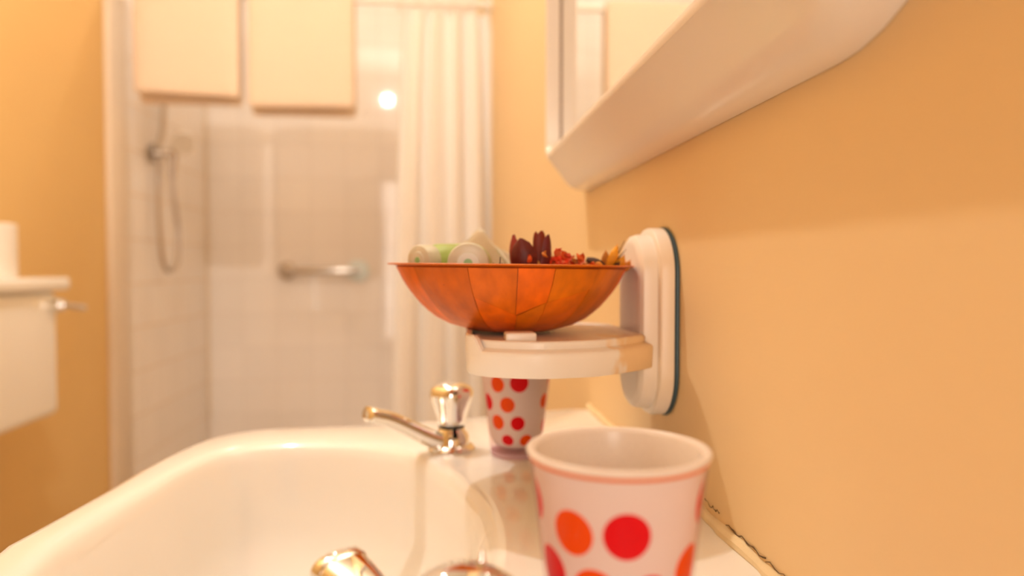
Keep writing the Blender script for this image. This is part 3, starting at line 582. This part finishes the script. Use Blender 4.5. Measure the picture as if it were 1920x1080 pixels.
# ------------------------------------------------------------------ shower end: rail, towels, curtain
YR, ZRL = 2.40, H+0.868
rail = thing('shower_rail', 'white shower rail across the top of the picture, carrying towels and curtain', 'rail', (XL, YR, ZRL))
MB().add(*tube([(XL, YR, ZRL), (WX, YR, ZRL)], 0.0125, 20)).obj('bar', M['plastic'], rail, base=(XL, YR, ZRL))
for xx in (XL, WX-0.008): MB().add(*tube([(xx, YR, ZRL), (xx+0.008, YR, ZRL)], 0.03, 24)).obj('flange', M['plastic'], rail, base=(XL, YR, ZRL))
def towel(label, x0, x1, zf, zb, seed, sl=0.0):
    rnd = random.Random(seed); th = 0.018; R = 0.0135
    prof = [(YR-R-0.004, zf)] + [(YR-R-0.001-0.003*(1-t), zf+(ZRL-zf)*t) for t in [i/10 for i in range(1, 10)]]
    prof += [(YR-R*math.cos(a), ZRL+R*math.sin(a)) for a in [PI*i/10 for i in range(11)]]
    prof += [(YR+R+0.001+0.003*t, ZRL-(ZRL-zb)*t) for t in [i/10 for i in range(1, 11)]]
    nx = 16; vs = []; fs = []; m = len(prof)
    for side in (0, 1):
        for j, (y, z) in enumerate(prof):
            p0, p1 = prof[max(0, j-1)], prof[min(m-1, j+1)]; ty, tz = p1[0]-p0[0], p1[1]-p0[1]; l = math.hypot(ty, tz); ny, nz = -tz/l, ty/l
            for i in range(nx+1):
                u = i/nx; e = 1-0.55*(abs(2*u-1)**10)
                wv = 0.004*math.sin(u*7+seed)*min(1, (ZRL-z)/0.2 if z < ZRL else 0)
                o = side*th*e + (0.0 if side else (1-e)*0.004)
                vs.append((x0+(x1-x0)*u, y+ny*o+wv*(-1 if y < YR else 1)*0.5, z+nz*o + (sl*(u-.5) if j < 3 else 0)))
    q = m*(nx+1)
    for s in (0, q):
        for j in range(m-1):
            for i in range(nx): b = s+j*(nx+1)+i; fs.append((b, b+1, b+nx+2, b+nx+1))
    ring = [i for i in range(nx+1)] + [j*(nx+1)+nx for j in range(1, m)] + [(m-1)*(nx+1)+i for i in range(nx-1, -1, -1)] + [j*(nx+1) for j in range(m-2, 0, -1)]
    for i in range(len(ring)): a, b = ring[i], ring[(i+1) % len(ring)]; fs.append((a, b, b+q, a+q))
    bs = ((x0+x1)/2, YR, ZRL)
    o = mesh_obj('towel', vs, fs, M['towel'], base=bs, sharp=60); o.location = bs
    md = o.modifiers.new('soft', 'SUBSURF'); md.levels = 1; md.render_levels = 1
    return tag(o, label, 'towel', 'towels on the shower rail')
towel('white towel hanging on the left of the shower rail, above the shower hose', -0.945, -0.622, H+0.540, H+0.52, 1, -0.012)
towel('white towel hanging lower beside the first, in the middle of the shower rail', -0.598, -0.264, H+0.508, H+0.49, 2, 0.004)
cur = thing('shower_curtain', 'white shower curtain gathered in folds at the right end of the rail', 'curtain', (0.02, YR, ZRL))
vs = []; fs = []; nx, nz = 140, 26
xs0, xs1 = -0.092, 0.160
for side in (0, 1):
    for j in range(nz+1):
        t = j/nz; z = ZRL-0.026-(0.868+0.97-0.026-0.06)*t
        fl = 0.012+0.075*t**0.7*0.9
        for i in range(nx+1):
            u = i/nx; ph = u*4.6*2*PI + 0.4*math.sin(u*9)
            x = xs0-fl*(1-u)+(xs1-xs0+fl*0.9)*u + 0.006*math.sin(ph*2+1)*t
            y = YR + (0.016+0.008*min(1, t*3))*math.sin(ph) + 0.006*math.sin(ph*1.7+t*2) + 0.0012*side
            vs.append((x, y, z - 0.006*abs(math.sin(ph/2+.4))*(1-t)))
q = (nx+1)*(nz+1)
for s in (0, q):
    for j in range(nz):
        for i in range(nx): b = s+j*(nx+1)+i; fs.append((b, b+1, b+nx+2, b+nx+1))
mesh_obj('cloth', vs, fs, M['curtain'], cur, base=(0.02, YR, ZRL), sharp=180)
for k in range(6):
    xx = -0.12+0.055*k
    ring = [(xx+0.002*math.sin(a), YR+0.024*math.sin(a), ZRL-0.008+0.024*math.cos(a)) for a in [2*PI*i/20 for i in range(21)]]
    MB().add(*tube(ring, 0.0022, 8, cap=False)).obj('ring', M['plastic'], cur, base=(0.02, YR, ZRL))
# grab bar on the back wall
GB = (-0.518, YB-0.01, H-0.0165)
gbar = thing('grab_bar', 'short chrome grab bar with round flanges on the tiled back wall', 'grab bar', GB)
for sx in (-0.158, 0.158):
    k_ = 1.2 if sx > 0 else 0.95
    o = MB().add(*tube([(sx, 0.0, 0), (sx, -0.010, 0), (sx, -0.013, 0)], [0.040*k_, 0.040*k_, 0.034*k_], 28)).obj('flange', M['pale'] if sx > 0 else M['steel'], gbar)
    if sx > 0: o['label'] = 'end flange with a bluish white reflection painted on'
    MB().add(*tube([(sx, -0.012, 0), (sx, -0.055, 0)], 0.013, 18)).obj('post', M['steel'], gbar)
MB().add(*tube([(-0.158, -0.055, 0), (-0.14, -0.06, 0), (0.14, -0.06, 0), (0.158, -0.055, 0)], 0.0145, 18)).obj('bar', M['steel'], gbar)
# hand shower
SB = (XL+0.010, 2.72, H+0.41)
shw = thing('hand_shower', 'chrome hand shower with looped hose on the left shower tiles', 'shower', SB)
MB().add(*tube([(0, 0, 0), (0.006, 0, 0), (0.008, 0, 0)], [0.034, 0.034, 0.028], 24)).obj('wall_flange', M['steel'], shw)
MB().add(*tube([(0.006, 0, 0), (0.05, 0.01, 0.0), (0.065, 0.015, 0.0)], [0.014, 0.014, 0.017], 18)).obj('bracket', M['steel'], shw)
MB().add(*tube([(0.060, 0.02, -0.09), (0.066, 0.017, -0.02), (0.074, 0.014, 0.03), (0.10, 0.008, 0.055)], [0.010, 0.013, 0.014, 0.018], 16)).obj('handset', M['steel'], shw)
MB().add(*tube([(0.095, 0.03, 0.050), (0.108, -0.01, 0.040), (0.113, -0.022, 0.032)], [0.018, 0.040, 0.040], 26)).obj('spray_head', M['plastic'], shw)
hp = spline([(0.060, 0.02, -0.09), (0.062, 0.03, -0.16), (0.068, 0.05, -0.28), (0.066, 0.045, -0.38), (0.055, 0.01, -0.425), (0.045, -0.03, -0.40), (0.038, -0.04, -0.30), (0.030, -0.03, -0.15), (0.022, 0.0, -0.02)], 60)
MB().add(*tube(hp, 0.0085, 10)).obj('hose', M['steel'], shw)
MB().add(*tube([(0.02, 0.0, 0.01), (0.022, 0.04, 0.08), (0.022, 0.06, 0.22), (0.022, 0.06, 0.9)], 0.010, 14)).obj('riser_pipe', M['steel'], shw)

# ------------------------------------------------------------------ toilet and roll
TB = (XL, 1.50, 0)
toi = thing('toilet', 'white toilet with cistern against the yellow left wall', 'toilet', TB)
MB().add(*box(XL+0.001, -0.862, 1.25, 1.742, H-0.336, H-0.052, 0.02, 4)).obj('cistern', M['ceramic'], toi, base=TB)
MB().add(*box(XL+0.001, -0.848, 1.235, 1.772, H-0.053, H-0.022, 0.010, 3)).obj('cistern_lid', M['ceramic'], toi, base=TB)
lv = MB(); lv.add(*tube([(-0.862, 1.712, H-0.085), (-0.846, 1.712, H-0.085), (-0.838, 1.712, H-0.085)], [0.013, 0.016, 0.013], 20))
lv.obj('flush_knob', M['chrome'], toi, base=TB)
MB().add(*tube([(-0.842, 1.712, H-0.085), (-0.836, 1.755, H-0.090), (-0.836, 1.80, H-0.096)], [0.006, 0.006, 0.0075], 12)).obj('flush_lever', M['chrome'], toi, base=TB)
MB().add(*tube([(-0.95, 1.5, H-0.335), (-0.95, 1.5, 0.33), (-0.88, 1.5, 0.30)], 0.022, 14)).obj('flush_pipe', M['ceramic'], toi, base=TB)
def ov(cx, rx, ry, z): return [(cx+rx*math.cos(a), 1.5+ry*math.sin(a), z) for a in [2*PI*i/36 for i in range(36)]]
MB().add(*loft([ov(-0.72, 0.15, 0.10, 0), ov(-0.71, 0.13, 0.085, 0.12), ov(-0.68, 0.17, 0.12, 0.22), ov(-0.66, 0.215, 0.155, 0.325), ov(-0.66, 0.215, 0.158, 0.345), ov(-0.65, 0.175, 0.12, 0.345), ov(-0.65, 0.13, 0.09, 0.25), ov(-0.65, 0.05, 0.04, 0.18)], True, True)).obj('pan', M['ceramic'], toi, base=TB)
MB().add(*loft([ov(-0.66, 0.215, 0.158, 0.346), ov(-0.66, 0.218, 0.160, 0.358), ov(-0.66, 0.20, 0.15, 0.366), ov(-0.66, 0.05, 0.05, 0.368)], True, True)).obj('seat_lid', M['plastic'], toi, base=TB)
RB = (-0.925, 1.585, H-0.022)
rol = thing('toilet_roll', 'white toilet roll standing on the cistern lid', 'toilet roll', RB)
MB().add(*lathe([(0.0215, 0.0), (0.052, 0.0), (0.055, 0.002), (0.055, 0.110), (0.052, 0.112), (0.0215, 0.112)], 48, cap0=False, cap1=False)).obj('paper', M['paper'], rol)
MB().add(*lathe([(0.0213, 0.0), (0.0213, 0.112), (0.0200, 0.112), (0.0200, 0.0)], 36, cap0=False, cap1=False)).obj('core', M['card'], rol)
